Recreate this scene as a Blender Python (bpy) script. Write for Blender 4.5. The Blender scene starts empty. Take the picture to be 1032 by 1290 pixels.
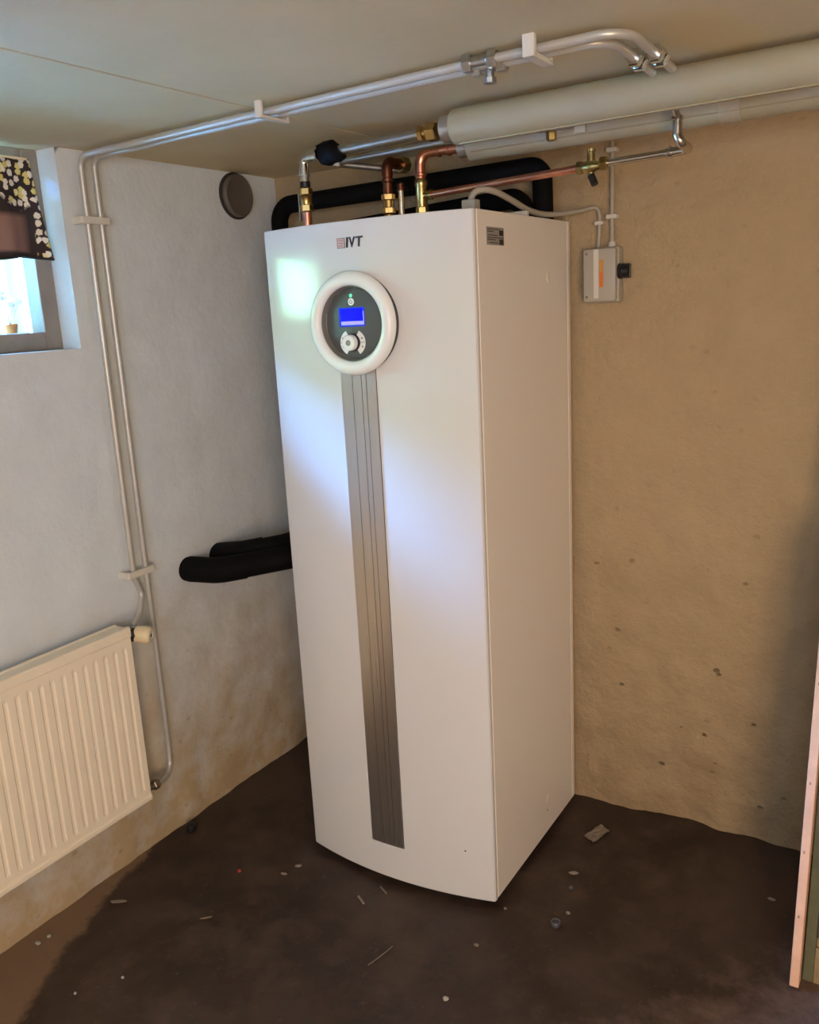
import bpy, bmesh, math, random
from mathutils import Vector, Matrix, noise
random.seed(7)
S = bpy.context.scene
C = S.collection
PI = math.pi

# ------------------------------------------------------------------ camera
CAM = Vector((1.98042, -2.43915, 1.57737))
yaw, pitch, roll, FPX = 0.55613, -0.23140, -0.05281, 1100.59
fw = Vector((-math.sin(yaw) * math.cos(pitch), math.cos(yaw) * math.cos(pitch), math.sin(pitch)))
rt0 = Vector((math.cos(yaw), math.sin(yaw), 0)); up0 = rt0.cross(fw)
rt = rt0 * math.cos(roll) + up0 * math.sin(roll)
up = up0 * math.cos(roll) - rt0 * math.sin(roll)
cd = bpy.data.cameras.new('camera'); cam = bpy.data.objects.new('camera', cd); C.objects.link(cam)
cam.matrix_world = Matrix(((rt.x, up.x, -fw.x, CAM.x), (rt.y, up.y, -fw.y, CAM.y), (rt.z, up.z, -fw.z, CAM.z), (0, 0, 0, 1)))
cd.sensor_fit = 'HORIZONTAL'; cd.sensor_width = 36; cd.lens = FPX / 1032 * 36
cd.clip_start = 0.02
S.camera = cam

# ------------------------------------------------------------------ world, lights, exposure
S.view_settings.view_transform = 'Standard'; S.view_settings.look = 'None'
S.view_settings.gamma = 1; S.view_settings.exposure = 0.50
w = bpy.data.worlds.new('sky'); S.world = w; w.use_nodes = True
bg = w.node_tree.nodes['Background']; bg.inputs[0].default_value = (0.13, 0.41, 1.0, 1); bg.inputs[1].default_value = 225.0

def area(name, loc, target, size, sizey, power, col):
    l = bpy.data.lights.new(name, 'AREA'); l.shape = 'RECTANGLE'; l.size = size; l.size_y = sizey
    l.energy = power; l.color = col
    o = bpy.data.objects.new(name, l); C.objects.link(o); o.location = loc
    o.rotation_euler = (Vector(target) - Vector(loc)).to_track_quat('-Z', 'Y').to_euler()
    return o
# opening of the basement window, tells the renderer where the sky light comes in
pt = area('window_portal', (-0.212, -1.46, 1.76), (1, -1.46, 1.76), 1.18, 0.50, 1, (1, 1, 1)); pt.data.cycles.is_portal = True
# warm light of the open doorway behind the camera
area('doorway_light', (3.02, -3.60, 1.25), (0.8, -0.8, 1.0), 0.8, 1.4, 39, (1.0, 0.70, 0.44))
# added cool fill light behind the camera, for left wall and cabinet front
area('rear_cool_fill', (1.95, -4.12, 1.60), (0.5, -0.6, 1.2), 1.3, 0.5, 27, (0.40, 0.65, 1.0))

# ------------------------------------------------------------------ materials
def new_mat(name):
    m = bpy.data.materials.new(name); m.use_nodes = True
    nt = m.node_tree; b = nt.nodes['Principled BSDF']
    return m, nt, b
def N(nt, t, **kw):
    n = nt.nodes.new(t)
    for k, v in kw.items():
        if hasattr(n, k) and k not in n.inputs: setattr(n, k, v)
        else: n.inputs[k].default_value = v
    return n
def ramp(nt, stops, inp=None, interp='LINEAR'):
    r = nt.nodes.new('ShaderNodeValToRGB'); r.color_ramp.interpolation = interp
    e = r.color_ramp.elements
    while len(e) < len(stops): e.new(0.5)
    for i, (p, c) in enumerate(stops):
        e[i].position = p; e[i].color = (c[0], c[1], c[2], 1) if len(c) == 3 else c
    if inp is not None: nt.links.new(inp, r.inputs[0])
    return r
def mix(nt, fac, a, b, mode='MIX'):
    m = nt.nodes.new('ShaderNodeMix'); m.data_type = 'RGBA'; m.blend_type = mode
    for sock, v in ((m.inputs[0], fac), (m.inputs[6], a), (m.inputs[7], b)):
        if isinstance(v, (int, float)): sock.default_value = v
        elif isinstance(v, tuple): sock.default_value = (v[0], v[1], v[2], 1)
        else: nt.links.new(v, sock)
    return m.outputs[2]
def math_n(nt, op, a, b=None, clamp=False):
    n = nt.nodes.new('ShaderNodeMath'); n.operation = op; n.use_clamp = clamp
    for i, v in enumerate((a, b)):
        if v is None: continue
        if isinstance(v, (int, float)): n.inputs[i].default_value = v
        else: nt.links.new(v, n.inputs[i])
    return n.outputs[0]
def world_pos(nt):
    return nt.nodes.new('ShaderNodeNewGeometry').outputs['Position']
def noise_n(nt, vec, scale, detail=4, rough=0.55, dist=0.0):
    n = nt.nodes.new('ShaderNodeTexNoise'); n.inputs['Scale'].default_value = scale
    n.inputs['Detail'].default_value = detail; n.inputs['Roughness'].default_value = rough
    n.inputs['Distortion'].default_value = dist
    if vec is not None: nt.links.new(vec, n.inputs['Vector'])
    return n.outputs['Fac']
def bump(nt, b, h, strength, dist=0.01):
    n = nt.nodes.new('ShaderNodeBump'); n.inputs['Strength'].default_value = strength; n.inputs['Distance'].default_value = dist
    nt.links.new(h, n.inputs['Height']); nt.links.new(n.outputs[0], b.inputs['Normal'])

def plain(name, col, rough=0.5, metal=0.0, var=0.0, vscale=12, coat=0.0, bmp=0.0, bscale=80, spec=0.5):
    m, nt, b = new_mat(name)
    b.inputs['Roughness'].default_value = rough; b.inputs['Metallic'].default_value = metal
    b.inputs['Coat Weight'].default_value = coat; b.inputs['Coat Roughness'].default_value = 0.08
    b.inputs['Specular IOR Level'].default_value = spec
    P = world_pos(nt)
    f = noise_n(nt, P, vscale)
    d = tuple(c * (1 - var) for c in col); e = tuple(min(1, c * (1 + var)) for c in col)
    r = ramp(nt, [(0.3, d), (0.7, e)], f); nt.links.new(r.outputs[0], b.inputs['Base Color'])
    if bmp: bump(nt, b, noise_n(nt, P, bscale), bmp, 0.004)
    return m

def wall_mat(name, base, stain_warmth, spots=0.5, low=0.6, rel=0.5):
    m, nt, b = new_mat(name); P = world_pos(nt)
    b.inputs['Roughness'].default_value = 0.85; b.inputs['Specular IOR Level'].default_value = 0.2
    big = noise_n(nt, P, 1.6, 5, 0.6); mid = noise_n(nt, P, 7, 6, 0.65); fine = noise_n(nt, P, 60, 3)
    c1 = mix(nt, ramp(nt, [(0.35, (0, 0, 0)), (0.75, (1, 1, 1))], mid).outputs[0], base, tuple(x * 0.88 for x in base))
    c2 = mix(nt, ramp(nt, [(0.42, (0, 0, 0)), (0.72, (0.75, 0.75, 0.75))], big).outputs[0], c1, tuple(x * 0.9 + y * 0.1 for x, y in zip(base, stain_warmth)))
    # brown stains and low warm light tinted into the wall foot, ragged edge
    sep = nt.nodes.new('ShaderNodeSeparateXYZ'); nt.links.new(P, sep.inputs[0])
    zz = math_n(nt, 'ADD', sep.outputs[2], math_n(nt, 'MULTIPLY', math_n(nt, 'SUBTRACT', big, 0.5), 0.55))
    lowm = ramp(nt, [(0.0, (1, 1, 1)), (0.9, (0, 0, 0))], zz).outputs[0]
    lowf = math_n(nt, 'MULTIPLY', math_n(nt, 'MULTIPLY', lowm, mid), low)
    c3 = mix(nt, lowf, c2, stain_warmth)
    # small dark pits, chips and scuffs
    mp = nt.nodes.new('ShaderNodeMapping'); nt.links.new(P, mp.inputs[0]); mp.inputs['Scale'].default_value = (1, 1, 1.5)
    v = nt.nodes.new('ShaderNodeTexVoronoi'); v.inputs['Scale'].default_value = 12.0; nt.links.new(mp.outputs[0], v.inputs['Vector'])
    wob = math_n(nt, 'ADD', v.outputs['Distance'], math_n(nt, 'MULTIPLY', math_n(nt, 'SUBTRACT', noise_n(nt, P, 55, 4), 0.5), 0.26))
    pit = ramp(nt, [(0.06, (1, 1, 1)), (0.13, (0, 0, 0))], wob).outputs[0]
    gate = ramp(nt, [(0.42, (0, 0, 0)), (0.50, (1, 1, 1))], noise_n(nt, P, 3.1, 2)).outputs[0]
    pz = ramp(nt, [(0.25, (1, 1, 1)), (1.0, (0.12, 0.12, 0.12))], sep.outputs[2]).outputs[0]
    pf = math_n(nt, 'MULTIPLY', math_n(nt, 'MULTIPLY', math_n(nt, 'MULTIPLY', pit, gate), pz), spots)
    c4 = mix(nt, pf, c3, tuple(x * 0.28 for x in stain_warmth))
    nt.links.new(c4, b.inputs['Base Color'])
    h = math_n(nt, 'ADD', math_n(nt, 'MULTIPLY', mid, 1.0), math_n(nt, 'MULTIPLY', fine, 0.12))
    h = math_n(nt, 'SUBTRACT', h, math_n(nt, 'MULTIPLY', pf, 0.4))
    bump(nt, b, h, rel, 0.03)
    return m
M = {}
M['wall_left'] = wall_mat('left_plaster', (0.71, 0.78, 0.83), (0.46, 0.35, 0.21), 0.25, 2.0, 0.22)  # strong foot tint also carries the warm light low on this wall
M['wall_back'] = wall_mat('back_plaster', (0.48, 0.36, 0.21), (0.26, 0.175, 0.095), 0.95, 0.9, 0.8)
M['wall_other'] = wall_mat('other_plaster', (0.70, 0.64, 0.55), (0.42, 0.30, 0.17), 0.4, 0.6)

def ceiling_mat():
    m, nt, b = new_mat('painted_ceiling_board'); P = world_pos(nt)
    b.inputs['Roughness'].default_value = 0.7
    big = noise_n(nt, P, 2.2, 5, 0.6)
    c = ramp(nt, [(0.3, (0.60, 0.50, 0.30)), (0.7, (0.70, 0.59, 0.365))], big).outputs[0]
    v = nt.nodes.new('ShaderNodeTexVoronoi'); v.inputs['Scale'].default_value = 9; nt.links.new(P, v.inputs['Vector'])
    s = ramp(nt, [(0.018, (1, 1, 1)), (0.032, (0, 0, 0))], v.outputs['Distance']).outputs[0]
    g = ramp(nt, [(0.55, (0, 0, 0)), (0.6, (0.8, 0.8, 0.8))], noise_n(nt, P, 4)).outputs[0]
    c = mix(nt, math_n(nt, 'MULTIPLY', s, g), c, (0.10, 0.085, 0.06))
    nt.links.new(c, b.inputs['Base Color']); bump(nt, b, noise_n(nt, P, 30, 5), 0.12, 0.01)
    return m
M['ceiling'] = ceiling_mat()

def floor_mat():
    m, nt, b = new_mat('stained_concrete'); P = world_pos(nt)
    big = noise_n(nt, P, 1.7, 6, 0.6, 0.3); mid = noise_n(nt, P, 8, 6, 0.7); fine = noise_n(nt, P, 90, 4)
    c = ramp(nt, [(0.30, (0.016, 0.009, 0.006)), (0.50, (0.034, 0.020, 0.013)), (0.72, (0.070, 0.045, 0.032))], big).outputs[0]
    c = mix(nt, ramp(nt, [(0.45, (0, 0, 0)), (0.72, (0.85, 0.85, 0.85))], mid).outputs[0], c, (0.090, 0.058, 0.041))
    # bare dusty strip along the left wall with an irregular border
    sep = nt.nodes.new('ShaderNodeSeparateXYZ'); nt.links.new(P, sep.inputs[0])
    d = math_n(nt, 'ADD', math_n(nt, 'MULTIPLY', sep.outputs[0], 1.0), math_n(nt, 'MULTIPLY', math_n(nt, 'ADD', sep.outputs[1], 0.95), 0.42))
    d = math_n(nt, 'ADD', d, math_n(nt, 'MULTIPLY', math_n(nt, 'SUBTRACT', big, 0.5), 0.22))
    d = math_n(nt, 'ADD', d, math_n(nt, 'MULTIPLY', math_n(nt, 'SUBTRACT', mid, 0.5), 0.16))
    strip = ramp(nt, [(0.0, (1, 1, 1)), (0.03, (0, 0, 0))], d).outputs[0]
    c = mix(nt, math_n(nt, 'MULTIPLY', strip, 0.85), c, (0.24, 0.15, 0.085))
    # dusty tone and pinkish light painted into the floor colour, front right
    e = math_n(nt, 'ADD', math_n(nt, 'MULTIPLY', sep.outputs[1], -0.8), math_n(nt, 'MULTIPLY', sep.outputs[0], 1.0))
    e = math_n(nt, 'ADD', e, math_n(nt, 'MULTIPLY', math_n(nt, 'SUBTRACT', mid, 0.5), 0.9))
    dust_glow = ramp(nt, [(0.10, (0, 0, 0)), (0.55, (0.9, 0.9, 0.9))], math_n(nt, 'SUBTRACT', e, 2.0)).outputs[0]
    c = mix(nt, dust_glow, c, (0.24, 0.16, 0.125))
    sp = ramp(nt, [(0.62, (0, 0, 0)), (0.70, (0.55, 0.55, 0.55))], noise_n(nt, P, 38, 5, 0.7)).outputs[0]
    c = mix(nt, sp, c, (0.13, 0.092, 0.066))
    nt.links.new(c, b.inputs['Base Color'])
    r = ramp(nt, [(0.3, (0.48, 0.48, 0.48)), (0.7, (0.72, 0.72, 0.72))], mid).outputs[0]
    nt.links.new(r, b.inputs['Roughness'])
    bump(nt, b, math_n(nt, 'ADD', mid, math_n(nt, 'MULTIPLY', fine, 0.25)), 0.25, 0.006)
    return m
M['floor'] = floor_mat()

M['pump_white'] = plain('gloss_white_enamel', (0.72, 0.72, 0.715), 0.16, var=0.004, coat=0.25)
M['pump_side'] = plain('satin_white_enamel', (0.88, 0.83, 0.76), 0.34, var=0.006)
M['ring'] = plain('pearl_white_plastic', (0.90, 0.93, 0.94), 0.26, var=0.01)
M['gunmetal'] = plain('gunmetal_plastic', (0.28, 0.28, 0.25), 0.4, 0.4, var=0.03)
M['panel_grey'] = plain('dark_grey_panel', (0.085, 0.088, 0.084), 0.5, 0.0, var=0.04)
M['chrome'] = plain('bright_chrome', (0.72, 0.72, 0.70), 0.14, 1.0, var=0.03)
M['steel'] = plain('galvanised_steel', (0.50, 0.53, 0.53), 0.30, 1.0, var=0.12, vscale=40)
M['dull_steel'] = plain('dull_grey_steel', (0.20, 0.20, 0.195), 0.45, 0.8, var=0.1)
M['stainless'] = plain('stainless_tube', (0.58, 0.54, 0.47), 0.24, 1.0, var=0.06)
M['copper'] = plain('copper', (0.70, 0.30, 0.185), 0.28, 1.0, var=0.18, vscale=30)
M['copper_dark'] = plain('tarnished_copper', (0.17, 0.065, 0.038), 0.38, 1.0, var=0.25, vscale=30)
M['brass'] = plain('brass', (0.50, 0.33, 0.12), 0.26, 1.0, var=0.15, vscale=40)
M['brass_yellow'] = plain('yellow_brass', (0.46, 0.37, 0.15), 0.28, 1.0, var=0.12, vscale=40)
M['black_foam'] = plain('black_foam_rubber', (0.003, 0.0031, 0.0036), 0.8, var=0.2, bmp=0.1, spec=0.15)
M['black'] = plain('black_plastic', (0.012, 0.012, 0.013), 0.4, var=0.1)
M['dark_gap'] = plain('dark_shadow_gap', (0.02, 0.018, 0.016), 0.7, var=0.1)
M['jacket'] = plain('cream_pipe_jacket', (0.40, 0.335, 0.195), 0.5, var=0.06, vscale=6, bmp=0.05, bscale=20)
M['jacket_tape'] = plain('cream_tape', (0.42, 0.375, 0.27), 0.45, var=0.05)
M['collar'] = plain('metal_end_collar', (0.55, 0.55, 0.52), 0.35, 0.9, var=0.08)
M['white_plastic'] = plain('white_plastic', (0.68, 0.65, 0.57), 0.4, var=0.04)
M['cream_plastic'] = plain('yellowed_plastic', (0.80, 0.66, 0.42), 0.4, var=0.04)
M['grey_plastic'] = plain('light_grey_plastic', (0.44, 0.405, 0.335), 0.45, var=0.03)
M['painted_pipe'] = plain('wall_paint_on_pipe', (0.55, 0.52, 0.47), 0.4, var=0.06, spec=0.6)
M['bright_pipe'] = plain('satin_metal_tube', (0.56, 0.545, 0.50), 0.35, 0.35, var=0.05)
M['radiator'] = plain('cream_radiator_enamel', (0.88, 0.78, 0.61), 0.38, var=0.012)
M['vent'] = plain('brown_vent_plastic', (0.115, 0.098, 0.085), 0.55, var=0.08)
M['wood_frame'] = plain('weathered_frame_paint', (0.27, 0.225, 0.18), 0.55, var=0.08, vscale=25)
M['sash'] = plain('cream_sash_paint', (0.84, 0.66, 0.42), 0.45, var=0.03)
M['orange'] = plain('orange_sticker', (0.75, 0.20, 0.025), 0.5, var=0.06)
M['amber'] = plain('amber_sticker', (0.62, 0.30, 0.05), 0.5, var=0.04)
M['label_grey'] = plain('grey_label', (0.30, 0.29, 0.27), 0.45, var=0.05)
M['ink'] = plain('black_ink', (0.014, 0.013, 0.012), 0.5, var=0.05)
M['logo_red'] = plain('logo_pink', (0.72, 0.42, 0.37), 0.5, var=0.03)
M['raw_wood'] = plain('raw_pine', (0.78, 0.46, 0.29), 0.6, var=0.10, vscale=18)
M['green_paint'] = plain('old_green_paint', (0.10, 0.105, 0.050), 0.5, var=0.2, vscale=20)
M['olive_wood'] = plain('bare_olive_wood', (0.30, 0.21, 0.09), 0.6, var=0.18, vscale=22)
M['rose_panel'] = plain('dusty_rose_panel', (0.15, 0.085, 0.07), 0.6, var=0.15)
M['screw'] = plain('dull_screw', (0.22, 0.19, 0.15), 0.4, 0.8, var=0.1)
M['cable'] = plain('grey_cable_sheath', (0.42, 0.38, 0.30), 0.5, var=0.03)

def silver_mat():
    m, nt, b = new_mat('brushed_silver_trim')
    b.inputs['Base Color'].default_value = (0.62, 0.595, 0.56, 1); b.inputs['Metallic'].default_value = 0.93
    P = world_pos(nt); mp = nt.nodes.new('ShaderNodeMapping'); mp.inputs['Scale'].default_value = (400, 400, 2); nt.links.new(P, mp.inputs[0])
    r = ramp(nt, [(0.3, (0.27, 0.27, 0.27)), (0.7, (0.33, 0.33, 0.33))], noise_n(nt, mp.outputs[0], 1.0)).outputs[0]
    nt.links.new(r, b.inputs['Roughness'])
    return m
M['silver'] = silver_mat()
def emit(name, col, s):
    m, nt, b = new_mat(name); b.inputs['Base Color'].default_value = (0.01, 0.01, 0.012, 1)
    b.inputs['Emission Color'].default_value = (*col, 1)
    P = world_pos(nt); f = noise_n(nt, P, 70, 2)
    r = ramp(nt, [(0.3, tuple(c * 0.9 for c in col)), (0.7, col)], f); nt.links.new(r.outputs[0], b.inputs['Emission Color'])
    b.inputs['Emission Strength'].default_value = s; b.inputs['Roughness'].default_value = 0.5; b.inputs['Specular IOR Level'].default_value = 0.08
    return m
M['screen'] = emit('blue_backlit_display', (0.0, 0.0, 0.80), 1.0)
M['screen_edge'] = emit('blue_display_border', (0.008, 0.04, 0.62), 0.9)
M['screen_text'] = emit('lit_display_bar', (0.36, 0.35, 0.80), 1.0)
M['led'] = emit('green_indicator', (0.10, 0.75, 0.40), 1.2)
def glass_mat():
    m, nt, b = new_mat('window_glass')
    out = nt.nodes['Material Output']
    t = nt.nodes.new('ShaderNodeBsdfTransparent'); t.inputs[0].default_value = (0.93, 0.96, 0.95, 1)
    g = nt.nodes.new('ShaderNodeBsdfGlossy'); g.inputs['Roughness'].default_value = 0.02
    mx = nt.nodes.new('ShaderNodeMixShader')
    fr = nt.nodes.new('ShaderNodeFresnel'); fr.inputs[0].default_value = 1.45
    nt.links.new(fr.outputs[0], mx.inputs[0]); nt.links.new(t.outputs[0], mx.inputs[1]); nt.links.new(g.outputs[0], mx.inputs[2])
    nt.links.new(mx.outputs[0], out.inputs[0])
    return m
M['glass'] = glass_mat()
def curtain_mat():
    m, nt, b = new_mat('flower_print_cloth'); P = world_pos(nt)
    b.inputs['Roughness'].default_value = 0.85
    sep = nt.nodes.new('ShaderNodeSeparateXYZ'); nt.links.new(P, sep.inputs[0])
    cmb = nt.nodes.new('ShaderNodeCombineXYZ'); nt.links.new(sep.outputs[1], cmb.inputs[0]); nt.links.new(sep.outputs[2], cmb.inputs[1])
    n1 = noise_n(nt, cmb.outputs[0], 22, 2)
    base = ramp(nt, [(0.0, (0.014, 0.010, 0.012)), (0.5, (0.03, 0.02, 0.022))], n1).outputs[0]
    # rose-brown ground low on the cloth, dark hem
    low = ramp(nt, [(0.0, (0, 0, 0)), (0.035, (1, 1, 1)), (0.36, (1, 1, 1)), (0.42, (0, 0, 0))],
               math_n(nt, 'MULTIPLY', math_n(nt, 'SUBTRACT', sep.outputs[2], 1.757), 4.2)).outputs[0]
    side = ramp(nt, [(0.40, (1, 1, 1)), (0.5, (0, 0, 0))], math_n(nt, 'ADD', math_n(nt, 'MULTIPLY', sep.outputs[1], 4), 4.25)).outputs[0]
    c = mix(nt, math_n(nt, 'MULTIPLY', low, side), base, (0.26, 0.15, 0.125))
    # flowers
    v = nt.nodes.new('ShaderNodeTexVoronoi'); v.voronoi_dimensions = '2D'; v.inputs['Scale'].default_value = 52; v.inputs['Randomness'].default_value = 0.9
    nt.links.new(cmb.outputs[0], v.inputs['Vector'])
    dd = math_n(nt, 'ADD', v.outputs['Distance'], math_n(nt, 'MULTIPLY', math_n(nt, 'SUBTRACT', noise_n(nt, cmb.outputs[0], 160, 2), 0.5), 0.5))
    fl = ramp(nt, [(0.38, (1, 1, 1)), (0.46, (0, 0, 0))], dd).outputs[0]
    csep = nt.nodes.new('ShaderNodeSeparateColor'); nt.links.new(v.outputs['Color'], csep.inputs[0])
    fc = ramp(nt, [(0.0, (0.86, 0.82, 0.74)), (0.5, (0.80, 0.74, 0.62)), (0.62, (0.72, 0.62, 0.22)), (0.85, (0.88, 0.80, 0.45)), (0.95, (0.55, 0.06, 0.04))], csep.outputs[0], 'CONSTANT').outputs[0]
    reg = math_n(nt, 'ADD', math_n(nt, 'MULTIPLY', math_n(nt, 'SUBTRACT', sep.outputs[2], 1.875), 10),
                 math_n(nt, 'MULTIPLY', math_n(nt, 'SUBTRACT', noise_n(nt, cmb.outputs[0], 9, 2), 0.5), 2.5))
    edge = math_n(nt, 'MULTIPLY', math_n(nt, 'ADD', sep.outputs[1], 0.925), 45)
    regm = ramp(nt, [(0.0, (0, 0, 0)), (0.15, (1, 1, 1))], math_n(nt, 'MAXIMUM', reg, edge)).outputs[0]
    pick = ramp(nt, [(0.84, (1, 1, 1)), (0.86, (0, 0, 0))], csep.outputs[1]).outputs[0]
    c = mix(nt, math_n(nt, 'MULTIPLY', math_n(nt, 'MULTIPLY', fl, regm), pick), c, fc)
    nt.links.new(c, b.inputs['Base Color'])
    return m
M['curtain'] = curtain_mat()
M['leaf'] = plain('pale_foliage', (0.45, 0.42, 0.36), 0.7, var=0.2)
M['petal'] = plain('white_petals', (0.82, 0.80, 0.76), 0.6, var=0.05)
M['terracotta'] = plain('orange_clay', (0.62, 0.25, 0.08), 0.7, var=0.1)
M['outside_ground'] = plain('pale_gravel', (0.75, 0.72, 0.66), 0.9, var=0.1)  # even pale gravel tone
M['hedge'] = plain('garden_green', (0.50, 0.40, 0.12), 0.9, var=0.4, vscale=6)
M['blue_metal'] = plain('bluish_metal_bit', (0.20, 0.21, 0.25), 0.3, 0.7, var=0.1)
M['chip'] = plain('pale_plaster_chip', (0.25, 0.21, 0.165), 0.8, var=0.1)
M['chip_white'] = plain('white_plaster_chip', (0.42, 0.39, 0.34), 0.7, var=0.1)
M['straw'] = plain('pale_straw', (0.20, 0.155, 0.11), 0.7, var=0.1)
M['red_bit'] = plain('red_plastic_bit', (0.40, 0.03, 0.02), 0.5, var=0.1)

# ------------------------------------------------------------------ object helpers
ORG = {}
def tag(o, label=None, cat=None, group=None, kind=None):
    if label: o['label'] = label
    if cat: o['category'] = cat
    if group: o['group'] = group
    if kind: o['kind'] = kind
    return o
def thing(name, loc, label=None, cat=None, group=None, kind=None):
    o = bpy.data.objects.new(name, None); C.objects.link(o); o.location = loc; o.empty_display_size = 0.05
    ORG[o] = Vector(loc); return tag(o, label, cat, group, kind)
def obj(name, bm, mat, parent=None, label=None, cat=None, group=None, kind=None, smooth=False, origin=None, angle=None):
    """bm is in world coordinates; the origin is moved to the parent's (or the mesh's own base)"""
    if parent is not None: og = ORG[parent]
    elif origin is not None: og = Vector(origin)
    else: og = Vector((0, 0, 0))
    bmesh.ops.translate(bm, verts=bm.verts, vec=-og)
    bmesh.ops.recalc_face_normals(bm, faces=bm.faces)
    me = bpy.data.meshes.new(name); bm.to_mesh(me); bm.free()
    me.materials.append(M[mat] if isinstance(mat, str) else mat)
    if smooth:
        me.polygons.foreach_set('use_smooth', [True] * len(me.polygons))
        try: me.set_sharp_from_angle(angle=angle if angle else math.radians(38))
        except Exception: pass
    o = bpy.data.objects.new(name, me); C.objects.link(o)
    if parent is not None: o.parent = parent
    else: o.location = og
    ORG[o] = og
    return tag(o, label, cat, group, kind)
def box(bm, x0, x1, y0, y1, z0, z1, bev=0.0, seg=2):
    r = bmesh.ops.create_cube(bm, size=1)
    vs = r['verts']
    for v in vs: v.co = Vector(((x0 + x1) / 2 + v.co.x * (x1 - x0), (y0 + y1) / 2 + v.co.y * (y1 - y0), (z0 + z1) / 2 + v.co.z * (z1 - z0)))
    if bev:
        es = list({e for v in vs for e in v.link_edges})
        bmesh.ops.bevel(bm, geom=es, offset=bev, segments=seg, profile=0.5, affect='EDGES')
    return bm
def bx(*a, **k): return box(bmesh.new(), *a, **k)
def frame_of(d):
    d = d.normalized(); a = Vector((0, 0, 1)) if abs(d.z) < 0.9 else Vector((1, 0, 0))
    u = d.cross(a).normalized(); return u, d.cross(u).normalized()
def path(pts, fillet=0.03, n=8):
    pts = [Vector(p) for p in pts]; out = [pts[0]]
    fl = fillet if isinstance(fillet, (list, tuple)) else [fillet] * (len(pts) - 2)
    for i in range(1, len(pts) - 1):
        a, b, c = pts[i - 1], pts[i], pts[i + 1]
        u = (a - b); v = (c - b); lu, lv = u.length, v.length; u.normalize(); v.normalize()
        ang = u.angle(v)
        if ang > PI - 0.02 or fl[i - 1] < 1e-6: out.append(b); continue
        t = min(fl[i - 1] / math.tan(ang / 2), lu * 0.49, lv * 0.49)
        p0, p1 = b + u * t, b + v * t
        r = t * math.tan(ang / 2); bis = (u + v).normalized(); cen = b + bis * (r / math.sin(ang / 2))
        s0, s1 = p0 - cen, p1 - cen; th = s0.angle(s1)
        for k in range(n + 1):
            f = k / n
            q = (s0 * math.sin((1 - f) * th) + s1 * math.sin(f * th)) / math.sin(th)
            out.append(cen + q)
    out.append(pts[-1]); return out
def sweep(bm, P, r, seg=14, cap=True, rad=None):
    P = [Vector(p) for p in P]; rings = []
    t0 = (P[1] - P[0]).normalized(); u, v = frame_of(t0)
    for i, p in enumerate(P):
        t = (P[min(i + 1, len(P) - 1)] - P[max(i - 1, 0)]).normalized()
        q = t0.rotation_difference(t); u = q @ u; v = q @ v; t0 = t
        rr = rad(i / (len(P) - 1)) if rad else r
        rings.append([bm.verts.new(p + (u * math.cos(2 * PI * k / seg) + v * math.sin(2 * PI * k / seg)) * rr) for k in range(seg)])
    for a, b in zip(rings, rings[1:]):
        for k in range(seg): bm.faces.new((a[k], a[(k + 1) % seg], b[(k + 1) % seg], b[k]))
    if cap: bm.faces.new(rings[0][::-1]); bm.faces.new(rings[-1])
    return bm
def tube(pts, r, fillet=0.03, seg=14, **k): return sweep(bmesh.new(), path(pts, fillet), r, seg, **k)
def lathe(bm, c, axis, prof, seg=24, phase=0.0, closed=False):
    """prof: list of (distance along axis, radius)"""
    c = Vector(c); a = Vector(axis).normalized(); u, v = frame_of(a); rings = []
    for d, r in prof:
        rings.append([bm.verts.new(c + a * d + (u * math.cos(2 * PI * k / seg + phase) + v * math.sin(2 * PI * k / seg + phase)) * max(r, 1e-5)) for k in range(seg)])
    pairs = list(zip(rings, rings[1:]))
    if closed: pairs.append((rings[-1], rings[0]))
    for p, q in pairs:
        for k in range(seg): bm.faces.new((p[k], p[(k + 1) % seg], q[(k + 1) % seg], q[k]))
    if not closed: bm.faces.new(rings[0][::-1]); bm.faces.new(rings[-1])
    return bm
def lt(c, axis, prof, seg=24, **k): return lathe(bmesh.new(), c, axis, prof, seg, **k)
def nut(bm, c, axis, r, L):     # hexagon nut with chamfers, centred on c
    return lathe(bm, Vector(c) - Vector(axis).normalized() * L / 2, axis, [(0, r * .86), (L * .12, r), (L * .88, r), (L, r * .86)], 6)
def prism(bm, pts2, z0, z1):
    lo = [bm.verts.new((x, y, z0)) for x, y in pts2]; hi = [bm.verts.new((x, y, z1)) for x, y in pts2]
    n = len(pts2)
    for i in range(n): bm.faces.new((lo[i], lo[(i + 1) % n], hi[(i + 1) % n], hi[i]))
    bm.faces.new(lo[::-1]); bm.faces.new(hi); return bm

# ------------------------------------------------------------------ the room
HC = 2.016
RX, RY = 3.40, -4.20
def grid_wall(bm, o, du, dv, nu, nv, nrm, amp, seed, edge=True):
    o, du, dv, nrm = Vector(o), Vector(du), Vector(dv), Vector(nrm); V = []
    for j in range(nv + 1):
        row = []
        for i in range(nu + 1):
            p = o + du * (i / nu) + dv * (j / nv)
            low = 1.0 + 1.6 * max(0, 1 - p.z / 0.8)
            d = (noise.fractal(p * 3.1 + Vector((seed, 0, 0)), 1.0, 2.0, 4) * 0.55 + noise.noise(p * 11 + Vector((0, seed, 0))) * 0.30
                 + noise.noise(p * 27 + Vector((0, 0, seed))) * 0.10) * amp * low
            f = min(1, min(i, nu - i) / 1.5, (nv - j) / 1.5, 1 if o.z == 0 else j / 1.5) if edge else 1
            row.append(bm.verts.new(p + nrm * (d * f)))
        V.append(row)
    for j in range(nv):
        for i in range(nu): bm.faces.new((V[j][i], V[j][i + 1], V[j + 1][i + 1], V[j + 1][i]))
WY0, WY1, WZ0 = -2.05, -0.868, 1.512       # window opening
WD = -0.215
bm = bmesh.new()
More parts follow.
